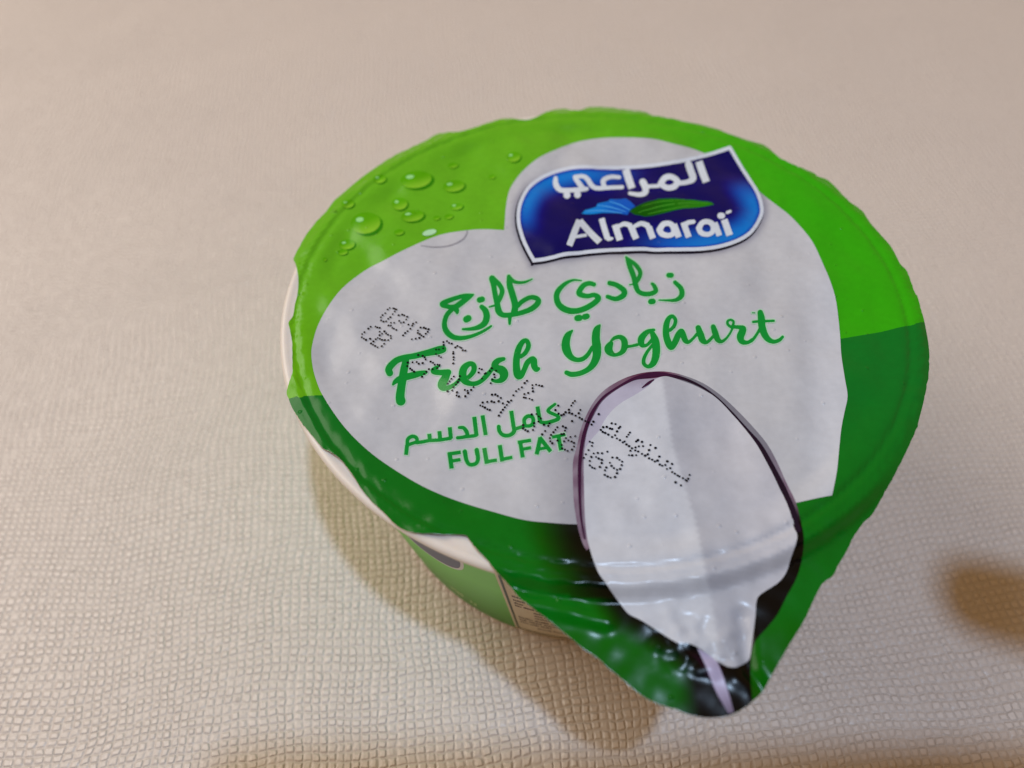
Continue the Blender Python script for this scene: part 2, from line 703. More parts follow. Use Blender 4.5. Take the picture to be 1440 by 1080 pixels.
# wall: base with a rolled edge, tapered side
body = lathe('cup_wall', [(0.01, 1.6), (33.5, 1.6), (34.6, 0.4), (35.4, 0.0), (36.6, 0.0), (37.3, 0.35), (cone_r(1.0), 1.0),
                          (cone_r(6), 6), (cone_r(14), 14), (cone_r(24), 24), (cone_r(34), 34), (cone_r(43), 43), (RT, ZT)],
             PLASTIC, cup)
prof = [(44.0, 43.9), (RT + 0.1, 44.2), (46.6, 44.26)]
for k in range(9):
    a = -math.pi / 2 + math.pi * k / 8
    prof.append((46.75 + 0.75 * math.cos(a), 44.97 + 0.70 * math.sin(a)))
prof += [(46.3, 45.58), (45.95, 45.42), (45.4, 45.44), (44.6, 45.46), (43.8, 45.44), (43.2, 45.0), (43.0, 43.8)]
rim = lathe('rim', prof, PLASTIC, cup, n=256)

# printed label round the wall: own sheet 0.06 mm proud, then its artwork
LABEL = simple('label_green', tuple(ink((118, 172, 78))), 0.4, var=0.05)
LABEL_INK = bpy.data.materials.get('printed_foil')


def wall_patch(name, t0, t1, z0, z1, lift, colour, parent, mat=None, nt_=None, nz=6):
    n = nt_ or max(2, int(abs(t1 - t0) / 2.0) + 1)
    v, f, c = [], [], []
    for j in range(nz + 1):
        z = z0 + (z1 - z0) * j / nz
        for i in range(n + 1):
            t = math.radians(t0 + (t1 - t0) * i / n)
            r = cone_r(z) + lift
            v.append((r * math.cos(t) * S, r * math.sin(t) * S, z * S))
            c.append(colour(math.degrees(t), z) if callable(colour) else colour)
    for j in range(nz):
        for i in range(n):
            f.append((j * (n + 1) + i, j * (n + 1) + i + 1, (j + 1) * (n + 1) + i + 1, (j + 1) * (n + 1) + i))
    me = bpy.data.meshes.new(name)
    me.from_pydata(v, [], f)
    me.polygons.foreach_set('use_smooth', [True] * len(f))
    set_colours(me, ink(np.array(c, float)))
    me.materials.append(mat or LABELMAT)
    return link(bpy.data.objects.new(name, me), parent)


LABELMAT, _nt, _b = nodes_of('label_print')
_a = node(_nt, 'ShaderNodeAttribute', attribute_name='Col')
_nt.links.new(_a.outputs['Color'], _b.inputs['Base Color'])
_b.inputs['Roughness'].default_value = 0.4


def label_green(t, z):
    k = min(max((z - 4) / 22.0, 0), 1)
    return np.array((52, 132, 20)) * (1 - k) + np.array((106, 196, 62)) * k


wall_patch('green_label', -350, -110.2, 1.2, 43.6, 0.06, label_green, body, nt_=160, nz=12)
wall_patch('information_panel', -110.2, -62, 1.2, 43.6, 0.06, (196, 182, 158), body, nt_=30)
wall_patch('panel_edge_line', -109.6, -109.1, 2.6, 40, 0.10, (40, 52, 22), body, nt_=1)
wall_patch('panel_base_line', -109.6, -62, 2.2, 2.7, 0.10, (40, 52, 22), body, nt_=40, nz=1)


def small_print():
    """the rows of illegible fine print on the information panel: short dark ticks, word by word"""
    r = random.Random(3)
    v, f = [], []

    def quad(t0, t1, z0, z1):
        b = len(v)
        for t, z in ((t0, z0), (t1, z0), (t1, z1), (t0, z1)):
            a = math.radians(t)
            rr = cone_r(z) + 0.10
            v.append((rr * math.cos(a) * S, rr * math.sin(a) * S, z * S))
        f.append((b, b + 1, b + 2, b + 3))
    z = 25.2
    row = 0
    while z > 4.5:
        t = -108.2
        end = -70
        while t < end:
            w = r.uniform(1.2, 3.6)
            if r.random() > 0.14:
                tt = t
                while tt < t + w:
                    lw = r.uniform(0.22, 0.5)
                    hh = r.choice((0.55, 0.7, 0.95))
                    quad(tt, tt + lw * 0.75, z, z + hh)
                    tt += lw
            t += w + 0.55
        z -= 1.75 if row % 3 else 2.2
        row += 1
    # small round mark above the text
    for k in range(8):
        quad(-105.9 + 0.18 * k, -105.75 + 0.18 * k, 28.2 - 0.12 * abs(k - 4) * -1, 29.8 - 0.15 * abs(k - 4))
    me = bpy.data.meshes.new('fine_print')
    me.from_pydata(v, [], f)
    set_colours(me, np.tile(ink((70, 38, 36)), (len(v), 1)))
    me.materials.append(LABELMAT)
    return link(bpy.data.objects.new('fine_print', me), body)


small_print()


def wall_disc(name, tc, zc, rt, rz, lift, colour, power=2.6, inner=None):
    n = 48
    v, f = [], []
    ring = []
    for k in range(n):
        a = 2 * math.pi * k / n
        ca, sa = math.cos(a), math.sin(a)
        q = (abs(ca) ** power + abs(sa) ** power) ** (-1 / power)
        ring.append((ca * q, sa * q))

    def put(u, w):
        z = zc + rz * w
        t = math.radians(tc + rt * u + 0.25 * rz * w)
        rr = cone_r(z) + lift
        v.append((rr * math.cos(t) * S, rr * math.sin(t) * S, z * S))
    steps = (1.0, 0.75, 0.5, 0.25)
    for s in steps:
        for u, w in ring:
            put(u * s, w * s)
    put(0, 0)
    for j in range(len(steps) - 1):
        for i in range(n):
            f.append((j * n + i, j * n + (i + 1) % n, (j + 1) * n + (i + 1) % n, (j + 1) * n + i))
    b = (len(steps) - 1) * n
    for i in range(n):
        f.append((b + i, b + (i + 1) % n, len(v) - 1))
    me = bpy.data.meshes.new(name)
    me.from_pydata(v, [], f)
    me.polygons.foreach_set('use_smooth', [True] * len(f))
    set_colours(me, np.tile(ink(np.array(colour, float)), (len(v), 1)))
    me.materials.append(LABELMAT)
    return link(bpy.data.objects.new(name, me), body)


wall_disc('side_logo_border', -124.0, 33.0, 7.4, 6.4, 0.09, (205, 205, 208))
wall_disc('side_logo_panel', -124.0, 33.0, 6.7, 5.7, 0.12, (70, 72, 104))
# white lettering low on the green side
for k, (t, w, z) in enumerate([(-127.2, 0.5, 7.2), (-126.3, 0.4, 7.0), (-125.6, 0.6, 6.6), (-124.6, 0.7, 6.6), (-122.0, 0.5, 5.6), (-120.9, 0.6, 5.2)]):
    wall_patch('side_lettering', t, t + w, z, z + 1.6, 0.10, (205, 222, 160), body, nt_=1, nz=1)

# ------------------------------------------------------------------ the foil lid
OUT = [(413, 363), (423, 343), (432, 328), (447, 309), (459, 297), (470, 282), (480, 273.5), (497, 259), (508, 250), (526, 237),
       (547, 223), (570, 211), (598, 198), (609, 191), (620, 187), (645, 185), (661, 181), (682, 174), (701, 168), (718, 166.5),
       (740, 168.5), (755, 164), (769, 157), (790, 153), (814, 155), (827, 151), (848, 150.5), (875, 153), (906, 157), (916, 161.5),
       (942, 166), (964, 171), (987, 175.5), (1008, 181), (1028, 189), (1053, 197.5), (1075, 204), (1089, 215.5), (1100, 224),
       (1125, 235), (1144, 243), (1150, 248), (1162, 252), (1173, 261), (1193, 282), (1212, 296), (1223, 312.5), (1237, 328),
       (1251, 344), (1258, 355.5), (1266, 371), (1276, 382), (1284, 405), (1288, 414), (1290, 416), (1294, 430), (1299, 448),
       (1302, 463), (1305, 480), (1306.7, 497), (1306.5, 520), (1303, 545), (1298, 568), (1294, 583.6), (1288.6, 603), (1280, 623),
       (1269, 646), (1256.7, 670), (1243, 695), (1226, 724), (1214, 735), (1200, 756), (1189, 778), (1179.5, 793.6), (1171, 810),
       (1157, 820), (1145, 842), (1132, 870), (1118, 893.6), (1104, 917), (1086, 948), (1072, 973), (1059.5, 985), (1045.6, 996.5),
       (1029, 1004.7), (1009.5, 1009), (988.6, 1009), (965, 1004), (952.5, 998), (937, 994), (913, 984), (891, 969), (869, 950),
       (855, 939), (840, 925), (821.7, 913), (805, 899), (792.5, 889), (779, 878), (751, 856), (730, 840), (718, 825), (701, 807),
       (693, 797.5), (681.7, 783.6), (672, 774), (661, 760), (657, 754), (650, 752), (625, 751.5), (608, 750), (584.7, 749.5),
       (561, 741), (540, 721), (521, 703), (508, 687), (499.5, 673), (491, 661), (480, 647), (466, 636), (455, 631), (446.7, 622),
       (434, 606.7), (420, 588.6), (410.6, 573), (406, 561), (403, 550), (411, 525), (411, 514), (411, 486), (408, 464),
       (405.7, 453.5), (412, 444), (414.7, 428), (418, 415), (419.6, 398), (418, 380), (414.7, 369)]
OUT = np.array(OUT, float)


def ragged(p, amp, seed, per=4):
    """a torn foil edge: the traced outline with the fine jitter of a die-cut edge"""
    r = np.random.RandomState(seed)
    q = np.vstack([p, p[:1]])
    out = []
    for a, b in zip(q[:-1], q[1:]):
        L = math.hypot(*(b - a))
        n = max(1, int(L / per))
        nrm = np.array([-(b - a)[1], (b - a)[0]]) / (L + 1e-9)
        for k in range(n):
            t = k / n
            out.append(a + (b - a) * t + nrm * r.normal() * amp * (0 if k == 0 else 1))
    return np.array(out)


OUTR = ragged(catmull(OUT, 3, True), 0.35, 5, 3.0)


def lid_green(px):
    x, y = px[:, 0], px[:, 1]
    c = mix((98, 166, 40), (54, 156, 30), sm((x - 760) / 420))
    c = mix(c, (104, 168, 22), 0.5 * sm((470 - x) / 80) * sm((y - 380) / 120))
    return c


# foil as a closed thin sheet: printed top, bare underside
mm = on_lid(OUTR)
v, f = triangulate([resample(mm, 0.8)], LAT)
z = LIDZ + lid_h(v[:, 0], v[:, 1])
n0 = len(v)
top = [tuple(q) for q in f]


def ccw(q):
    a, b, c = v[q[0]], v[q[1]], v[q[2]]
    return q if (b[0] - a[0]) * (c[1] - a[1]) - (b[1] - a[1]) * (c[0] - a[0]) > 0 else (q[0], q[2], q[1])


top = [ccw(q) for q in top]
und = [(q[0] + n0, q[2] + n0, q[1] + n0) for q in top]
cnt = {}
for q in top:
    for a, b in ((q[0], q[1]), (q[1], q[2]), (q[2], q[0])):
        cnt[(a, b)] = 1
side = [(b, a, a + n0, b + n0) for (a, b) in cnt if (b, a) not in cnt]
me = bpy.data.meshes.new('foil_lid')
P3 = np.vstack([np.c_[v, z], np.c_[v, z - 0.07]]) * S
me.from_pydata(P3.tolist(), [], top + und + side)
me.polygons.foreach_set('use_smooth', [True] * len(top) + [True] * len(und) + [False] * len(side))
me.polygons.foreach_set('material_index', [0] * len(top) + [1] * len(und) + [1] * len(side))
nn = lid_normals(v[:, 0], v[:, 1])
set_colours(me, ink(np.vstack([lid_green(to_px(v[:, 0], v[:, 1], z))] * 2)))
me.normals_split_custom_set_from_vertices(np.vstack([nn, -nn]).tolist())
me.materials.append(PRINT)
me.materials.append(FOILBACK)
lid = link(bpy.data.objects.new('foil_lid', me), cup)

# ------------------------------------------------------------------ artwork of the lid
SPOON_L = [(825, 774), (819.6, 765), (814, 748), (810, 728), (806.7, 704), (805.7, 678), (805.7, 650), (811, 629), (816.7, 604),
           (825.6, 582), (836.7, 563), (851, 548), (869, 536.7), (884, 530), (903, 524.8), (922, 522.8), (939, 523.3), (960, 528),
           (988, 539), (1013, 556), (1036, 577), (1057, 599), (1078, 624), (1092, 649), (1105, 678), (1119, 707), (1126.5, 736), (1130, 758)]
SPOON_R = [(1128, 784), (1119.5, 813.5), (1105, 840), (1093, 864), (1077, 884), (1063, 900), (1057, 916), (1055, 948), (1057.5, 980)]
TIPEDGE = [(1057, 986.5), (1045.6, 995.8), (1029, 1004), (1019, 1006)]
HANDLE_L = [(1009, 981), (993, 951), (982, 931), (968, 920), (955, 907)]
BLOB_L = [(939.7, 897.5), (919, 884), (900, 872), (884, 864), (871.5, 849), (862, 836), (851, 819.5), (842, 807), (834, 787.5), (829, 772)]
spoon_outline = np.array(SPOON_L + SPOON_R + TIPEDGE + HANDLE_L + BLOB_L, float)
sp_path = [tuple(q) for q in spoon_outline[:28]] + [tuple(q) for q in SPOON_R]
left_path = [tuple(q) for q in (SPOON_L[:8])][::-1] + [tuple(q) for q in BLOB_L[::-1]] + [tuple(q) for q in HANDLE_L[::-1]]

# light / dark green border across the lid, then round the lower edge
ri = int(np.argmin(np.hypot(OUTR[:, 0] - 1299.5, OUTR[:, 1] - 452)))
li = int(np.argmin(np.hypot(OUTR[:, 0] - 405.5, OUTR[:, 1] - 559.5)))
dark_poly = np.vstack([OUTR[ri:li + 1], [(428, 557), (453, 556), (600, 546), (800, 525), (1000, 500), (1182, 476.5), (1215, 471), (1255, 463), (1281, 458)]])


def dark_green(px):
    x, y = px[:, 0], px[:, 1]
    c = mix((6, 108, 42), (4, 104, 34), sm((y - 500) / 250))
    c = mix(c, (4, 92, 20), sm((y - 840) / 90))
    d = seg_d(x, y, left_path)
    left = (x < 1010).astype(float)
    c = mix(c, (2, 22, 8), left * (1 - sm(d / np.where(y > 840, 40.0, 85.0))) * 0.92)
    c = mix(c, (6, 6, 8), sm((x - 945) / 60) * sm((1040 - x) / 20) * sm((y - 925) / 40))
    return c


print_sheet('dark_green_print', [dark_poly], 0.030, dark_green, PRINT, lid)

heart = [(709, 324), (684, 322.7), (659, 324), (617.5, 331), (572, 350), (538, 367.5), (513, 381), (482, 405), (461, 432), (446.7, 459),
         (439.5, 484), (438, 500), (441, 522), (448, 544), (455, 558), (470, 581.7), (488, 605), (512, 629), (540, 651), (583, 678),
         (618, 695), (653, 708), (697, 721), (737.5, 731.5), (775, 735.5), (816, 737.5), (900, 735), (1000, 727), (1121.7, 707),
         (1170, 697), (1176.7, 663), (1180, 630), (1183, 602), (1188, 577), (1191.7, 557), (1188, 533), (1183, 500), (1181, 470), (1176, 426),
         (1168, 397), (1157, 371), (1144, 343), (1130, 324), (1109, 302), (1079, 279), (1050, 255), (1015, 228), (978, 211), (945, 202),
         (917, 195.5), (882, 193.6), (846, 194.5), (814, 199.5), (786, 209), (758, 222), (737, 239), (723, 256), (715, 272), (711, 295)]
hs = np.array(heart, float)
heart_s = np.vstack([catmull(hs[:29], 4), catmull(hs[29:], 4)])


def yoghurt_grey(px):
    x, y = px[:, 0], px[:, 1]
    c = np.tile(np.array((181.0, 181.0, 186.0)), (len(px), 1))
    n = 0.5 * wave_noise(x, y, 150, 31) + 0.35 * wave_noise(x, y, 60, 32)
    c += n[:, None] * 2.4
    # airbrushed shade of the printed logo and spoon on the printed yoghurt
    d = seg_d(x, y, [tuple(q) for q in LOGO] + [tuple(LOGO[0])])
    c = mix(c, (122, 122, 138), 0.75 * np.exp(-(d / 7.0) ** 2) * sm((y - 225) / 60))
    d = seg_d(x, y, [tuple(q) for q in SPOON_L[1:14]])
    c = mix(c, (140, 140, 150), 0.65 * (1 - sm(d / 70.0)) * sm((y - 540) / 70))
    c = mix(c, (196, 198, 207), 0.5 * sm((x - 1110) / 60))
    return c


LOGO = [(1028, 207), (1024, 206.5), (996, 215.5), (952.5, 225.5), (900, 232.5), (853, 234), (815, 233), (786, 238), (760, 248.5), (740, 264.6),
        (728.5, 288), (726.5, 311), (731, 331.7), (738, 349), (749, 369), (752, 369.4), (792, 362.5), (836, 356.5), (894, 353.5), (952.5, 354.2),
        (999, 352), (1034, 343), (1057.5, 329), (1071, 308), (1073.5, 292), (1067, 270), (1052, 246), (1037, 222)]
LOGO = catmull(LOGO, 4, True)

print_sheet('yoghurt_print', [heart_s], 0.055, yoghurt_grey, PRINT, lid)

# --- the spoon
def spoon_col(px):
    x, y = px[:, 0], px[:, 1]
    c = np.tile(np.array((116.0, 94.0, 112.0)), (len(px), 1))
    c = mix(c, (150, 140, 152), 0.6 * sm(0.5 + 0.6 * wave_noise(x, y, 26, 77)))
    c = mix(c, (92, 50, 72), sm((x - 850) / 60) * sm((960 - x) / 30))
    c = mix(c, (120, 118, 128), sm((x - 945) / 25) * sm((700 - y) / 90))
    c = mix(c, (14, 6, 12), sm((y - 690) / 60) * sm((x - 900) / 60))
    c = mix(c, (44, 16, 42), 0.8 * sm((y - 905) / 20) * sm((1030 - x) / 20))
    return c


print_sheet('spoon_print', [catmull(spoon_outline, 3, True)], 0.080, spoon_col, PRINT, lid)

inner_rim = [(829, 771), (825, 754), (822.4, 728), (821.3, 696), (820.6, 650), (822, 629), (826.7, 604), (836.7, 582), (848, 564), (866.7, 549),
             (889, 536.7), (900, 534), (920, 532.5), (933, 530), (944.4, 531.5), (960, 536.8), (981, 545), (1008.6, 561), (1029, 583), (1049, 605),
             (1064, 623), (1078, 646), (1093, 679), (1110, 715), (1117, 741), (1120.7, 758)]
blob_r = [(1112, 784.6), (1105, 806), (1093, 820.7), (1071, 835), (1063.6, 845), (1061.7, 869), (1057, 905), (1054, 925.6), (1048, 932.5),
          (1037, 938), (1031.7, 939), (1023, 938), (1009, 931), (999.7, 925.6), (986, 914), (968, 905), (955, 905.5)]
bowl = np.array(inner_rim + blob_r + BLOB_L[:-1], float)
print_sheet('spoon_bowl_print', [catmull(bowl, 3, True)], 0.105, lambda p: mix((172, 168, 186), (150, 142, 160), sm((p[:, 1] - 540) / -20 + 0.5)), PRINT, lid)

blob = np.array([(829, 771), (825, 754), (822.6, 728), (821.6, 696), (821, 648), (823, 632), (826.7, 625.6), (833, 616.7), (842, 607), (850, 592),
                 (862, 576.7), (876, 565.6), (898, 553), (911, 544), (920, 535), (933, 530)] + inner_rim[14:] + blob_r + BLOB_L[:-1], float)


def blob_col(px):
    x, y = px[:, 0], px[:, 1]
    ridge = np.interp(y, [530, 590, 620, 660, 730, 770, 840, 900], [931, 940, 945, 956, 977, 986, 1000, 1010])
    k = sm((x - ridge) / 5.0 + 0.5)
    c = mix((188, 190, 198), (168, 169, 178), k)
    c = mix(c, (187, 186, 193), k * sm((x - ridge - 10) / 110))
    return c + 2.0 * wave_noise(x, y, 40, 8)[:, None]


print_sheet('spoonful_print', [catmull(blob, 3, True)], 0.130, blob_col, PRINT, lid)

# dark lines inside the spoon's rim, streak on its handle
def brush(name, strokes, bars, colour, lift, halo=None, level=0.0, tol=0.09, lat=1.0):
    gx, gy, F = stroke_field(strokes, bars)
    if halo:
        print_sheet(name + '_halo', contour(gx, gy, F, halo[1], 0.15), lift - 0.025, halo[0], PRINT, lid, lat=lat)
    return print_sheet(name, contour(gx, gy, F, level, tol), lift, colour, PRINT, lid, lat=lat)


brush('spoon_rim_line', [
    [(822, 758, 2), (817, 728, 3), (815, 690, 4), (815.5, 650, 5), (820.5, 615, 5), (831, 585, 5), (846, 562, 3.5), (866, 547, 2.6), (890, 534, 4), (915, 528, 7), (934, 527, 4)],
    [(934, 527, 4), (960, 533, 4), (985, 544, 3), (1008, 560, 2), (1030, 582, 2.4), (1052, 607, 3.5), (1068, 627, 6), (1084, 655, 7), (1100, 686, 8), (1113, 715, 8), (1122, 745, 9)],
    [(903, 546, 1.5), (912, 539.5, 4), (919, 535, 2)]], [],
    lambda p: mix((62, 34, 58), (40, 32, 44), sm((p[:, 0] - 930) / 40)), 0.155)
print_sheet('handle_streak', [np.array([(980, 912), (995.6, 921), (1008, 931), (1018, 956), (1025, 978), (1031.7, 1002), (1024, 1004), (1009, 978), (998, 953), (988.6, 930)], float)],
            0.155, lambda p: mix((168, 160, 188), (120, 112, 140), sm((p[:, 1] - 960) / 45)), PRINT, lid)

# --- the logo: dark edge, white frame, blue panel, leaf, two words
gx, gy, F = poly_field(LOGO)
print_sheet('logo_edge', [p + np.array([-1.2, 2.4]) for p in contour(gx, gy, F, 1.2, 0.12)], 0.085, (22, 18, 40), PRINT, lid)
print_sheet('logo_frame', contour(gx, gy, F, 0.0, 0.1), 0.110, (196, 202, 224), PRINT, lid)
panel = contour(gx, gy, F, -5.2, 0.1)


def panel_col(px):
    x, y = px[:, 0], px[:, 1]
    d = seg_d(x, y, [tuple(q) for q in panel[0]] + [tuple(panel[0][0])])
    m1 = sm((935 - x) / 130) * sm((345 - y) / 60)
    m2 = sm((x - 845) / 160) * sm((y - 240) / 45)
    m = np.maximum(m1, m2)
    glow = sm((d + 1) / 5) * (1 - sm((d - 6) / np.where(m1 > m2, 28.0, 34.0)))
    c = np.tile(np.array((14.0, 16.0, 84.0)), (len(px), 1))
    c = mix(c, (8, 40, 150), sm(m * 1.2) * (1 - sm(d / 46)))
    c = mix(c, (12, 124, 202), np.clip(m * glow * 0.88, 0, 1))
    return c


print_sheet('logo_panel', panel, 0.135, panel_col, PRINT, lid)
blue = Z(780, 260, 9, [(340, 375), (380, 330), (520, 290), (545, 245), (680, 215), (700, 190), (830, 190), (900, 180), (960, 220), (1020, 280), (960, 320), (920, 390), (800, 370), (600, 365)])
print_sheet('logo_blue_leaf', [blue], 0.160, lambda p: mix((30, 130, 205), (14, 84, 178), sm((p[:, 0] - 820) / 60)), PRINT, lid)
green = np.vstack([Z(840, 220, 9, [(400, 700), (520, 630), (640, 580), (780, 545), (1000, 543), (1200, 558), (1400, 582)]),
                   Z(930, 260, 9, [(640, 235), (665, 258), (560, 280), (400, 300)]),
                   Z(840, 220, 9, [(1100, 668), (900, 710), (700, 760), (600, 772), (470, 745)])])
print_sheet('logo_green_leaf', [green], 0.160, lambda p: mix((16, 84, 22), (40, 120, 30), sm((p[:, 0] - 900) / 80)), PRINT, lid)
brush('logo_leaf_veins', [
    [tuple(q) for q in Z(780, 260, 9, [(540, 270, 8), (700, 290, 14), (900, 350, 8)])],
    [tuple(q) for q in Z(780, 260, 9, [(690, 220, 8), (820, 260, 14), (950, 330, 8)])],
    [tuple(q) for q in Z(780, 260, 9, [(390, 345, 8), (600, 335, 16), (850, 365, 8)])]], [], (70, 150, 215), 0.18)
brush('logo_leaf_veins', [
    [tuple(q) for q in Z(840, 220, 9, [(520, 720, 8), (800, 640, 14), (1100, 600, 12), (1400, 600, 8)])],
    [tuple(q) for q in Z(840, 220, 9, [(640, 740, 8), (850, 690, 12), (1150, 640, 10)])],
    [tuple(q) for q in Z(840, 220, 9, [(560, 640, 6), (800, 580, 12), (1100, 565, 8)])]], [], (62, 140, 44), 0.18)


def zs(x0, y0, sc, *strokes):
    """strokes traced on an enlarged crop: x, y and brush width all in the crop's scale"""
    out = []
    for s in strokes:
        a = np.asarray(s, float) / sc
        a[:, 0] += x0
        a[:, 1] += y0
        out.append(a)
    return out


def zb(x0, y0, sc, *bars):
    return [[(x0 + a / sc, y0 + b / sc, w / sc), (x0 + c / sc, y0 + d / sc, w / sc)] for a, b, c, d, w in bars]


WHITE = (200, 206, 228)
brush('logo_arabic_lettering',
      zs(720, 230, 9,
         [(552, 195, 50), (556, 280, 72), (612, 345, 64), (720, 350, 58), (900, 337, 56), (945, 330, 50)],
         [(805, 205, 60), (850, 265, 66), (895, 330, 70)],
         [(795, 180, 50), (895, 172, 54), (955, 210, 64), (1005, 285, 64), (1070, 322, 56), (1220, 318, 54), (1390, 310, 52)],
         [(1355, 185, 48), (1245, 180, 54), (1155, 225, 62), (1165, 300, 60)],
         [(695, 412, 88)], [(828, 405, 88)]) +
      zs(840, 220, 9,
         [(575, 335, 88), (608, 410, 82), (600, 470, 74), (530, 495, 58), (410, 478, 46)],
         [(640, 392, 48), (770, 385, 46)],
         [(800, 360, 78), (850, 285, 76), (930, 268, 72), (1008, 322, 76), (975, 390, 76), (885, 408, 70), (800, 362, 70)],
         [(1030, 350, 58), (1140, 335, 62), (1208, 290, 84), (1182, 200, 90), (1152, 112, 88)]),
      zb(840, 220, 9, (358, 175, 438, 415, 92), (1282, 75, 1378, 335, 92)), WHITE, 0.19)

brush('logo_latin_lettering',
      zs(780, 260, 9,
         [(660, 660, 74), (680, 692, 60), (725, 690, 34)],
         [(800, 540, 50), (880, 505, 58), (950, 525, 66)], [(1010, 535, 50), (1095, 500, 60), (1172, 525, 70)]) +
      zs(840, 220, 9,
         [(785, 940, 78), (835, 868, 70), (915, 862, 68), (965, 915, 76), (955, 990, 64), (890, 1012, 66), (815, 990, 74), (785, 940, 78)],
         [(1110, 880, 55), (1150, 848, 58), (1215, 838, 52)]) +
      zs(930, 260, 9,
         [(472, 560, 74), (520, 488, 66), (600, 480, 66), (655, 530, 74), (645, 605, 62), (585, 638, 60), (505, 620, 68), (472, 560, 74)],
         [(745, 402, 78), (765, 402, 78)], [(830, 362, 36), (868, 345, 36)]),
      zb(780, 260, 9, (185, 780, 312, 455, 78), (315, 465, 570, 735, 84), (265, 668, 405, 645, 40), (592, 435, 668, 690, 74),
         (762, 515, 825, 712, 82), (965, 540, 1030, 695, 82), (1188, 540, 1242, 690, 80)) +
      zb(840, 220, 9, (968, 870, 1030, 1035, 78), (1085, 845, 1155, 1035, 76)) +
      zb(930, 260, 9, (672, 490, 732, 655, 72), (792, 450, 862, 650, 86)), WHITE, 0.19)

# --- green words
TXT = (20, 136, 56)
HALO = ((164, 196, 172), 1.7)
brush('fresh_lettering',
      zs(535, 470, 9,
         [(118, 495, 88), (105, 450, 88), (140, 395, 86), (210, 335, 80), (310, 300, 74), (420, 283, 74), (600, 243, 86), (740, 208, 104), (790, 195, 92)],
         [(322, 345, 88), (300, 450, 98), (283, 560, 104), (264, 680, 104), (250, 790, 112), (258, 848, 122)],
         [(160, 642, 28), (190, 605, 58), (260, 565, 80), (400, 528, 84), (500, 503, 72), (570, 488, 50)],
         [(735, 412, 30), (690, 440, 52), (672, 475, 70), (745, 490, 70), (860, 487, 76)],
         [(858, 487, 70), (820, 560, 100), (780, 640, 110), (795, 680, 84), (860, 682, 58), (940, 640, 46), (1000, 580, 42)],
         [(1000, 580, 42), (1050, 580, 50), (1125, 540, 56), (1180, 470, 66), (1180, 400, 68), (1130, 378, 62), (1062, 430, 88), (1040, 510, 98), (1062, 590, 88), (1140, 630, 62), (1230, 622, 58), (1330, 552, 52), (1410, 450, 52)]) +
      zs(620, 440, 9,
         [(540, 830, 50), (620, 750, 50), (660, 700, 56)],
         [(795, 588, 48), (725, 610, 72), (682, 660, 86), (705, 705, 92), (775, 735, 112), (800, 790, 108), (770, 850, 74), (705, 870, 48), (655, 858, 42)],
         [(1010, 560, 48), (1070, 510, 58), (1108, 430, 62), (1090, 362, 58), (1040, 368, 62), (988, 450, 78), (960, 560, 84), (955, 680, 90), (972, 785, 100), (1008, 800, 82), (1048, 740, 66), (1092, 640, 70), (1150, 590, 68), (1178, 605, 76), (1180, 670, 84), (1205, 720, 66), (1236, 712, 42)]),
      [], TXT, 0.110, HALO)
brush('yoghurt_lettering',
      zs(780, 430, 9,
         [(222, 320, 24), (165, 385, 84), (140, 480, 104), (152, 570, 108), (200, 650, 80), (270, 688, 60), (350, 680, 58), (420, 622, 54), (475, 530, 46)],
         [(572, 250, 22), (532, 312, 88), (520, 420, 104), (532, 530, 112), (530, 640, 104), (490, 740, 88), (420, 812, 68), (320, 860, 64), (215, 874, 66), (150, 852, 58)],
         [(712, 480, 60), (680, 545, 104), (700, 595, 86), (760, 628, 46), (840, 600, 58), (880, 540, 80), (880, 450, 80), (830, 402, 58), (760, 412, 46), (712, 452, 28)],
         [(890, 525, 42), (970, 515, 34), (1045, 498, 40)],
         [(1255, 312, 38), (1170, 338, 62), (1102, 410, 86), (1092, 470, 82), (1112, 508, 56), (1170, 500, 42), (1235, 430, 46)],
         [(1240, 365, 70), (1272, 450, 98), (1285, 560, 100), (1275, 660, 94), (1240, 740, 76), (1180, 775, 48), (1128, 738, 50), (1130, 670, 46), (1170, 590, 42), (1232, 505, 38)]) +
      zs(900, 430, 9,
         [(378, 315, 42), (430, 262, 48), (448, 190, 48), (410, 138, 48), (360, 170, 62), (330, 260, 78), (330, 380, 84), (360, 480, 88), (395, 528, 78), (440, 470, 80), (480, 380, 80), (520, 332, 76), (542, 370, 78), (570, 440, 72), (612, 465, 46), (670, 420, 36), (722, 360, 40)],
         [(735, 285, 70), (765, 370, 88), (790, 440, 82), (840, 468, 46), (900, 420, 40), (945, 365, 36)],
         [(925, 272, 64), (950, 350, 80), (980, 430, 72), (1030, 458, 44), (1090, 418, 32), (1140, 350, 28), (1168, 290, 30)],
         [(1168, 285, 36), (1112, 245, 36), (1108, 200, 32), (1148, 184, 30), (1182, 208, 32), (1172, 258, 36)],
         [(1180, 272, 44), (1240, 276, 50), (1305, 290, 66), (1290, 340, 94), (1268, 400, 92), (1290, 458, 72), (1360, 470, 46), (1420, 432, 40)]) +
      zs(960, 420, 9,
         [(820, 560, 46), (880, 530, 40), (940, 450, 36), (985, 370, 40)],
         [(980, 182, 72), (995, 260, 92), (1000, 350, 92), (1030, 450, 88), (1080, 520, 72), (1150, 550, 52), (1220, 530, 46), (1262, 490, 38)],
         [(890, 300, 32), (960, 293, 34), (1150, 286, 32)], [(878, 185, 12), (912, 185, 14)]),
      [], TXT, 0.110, HALO)
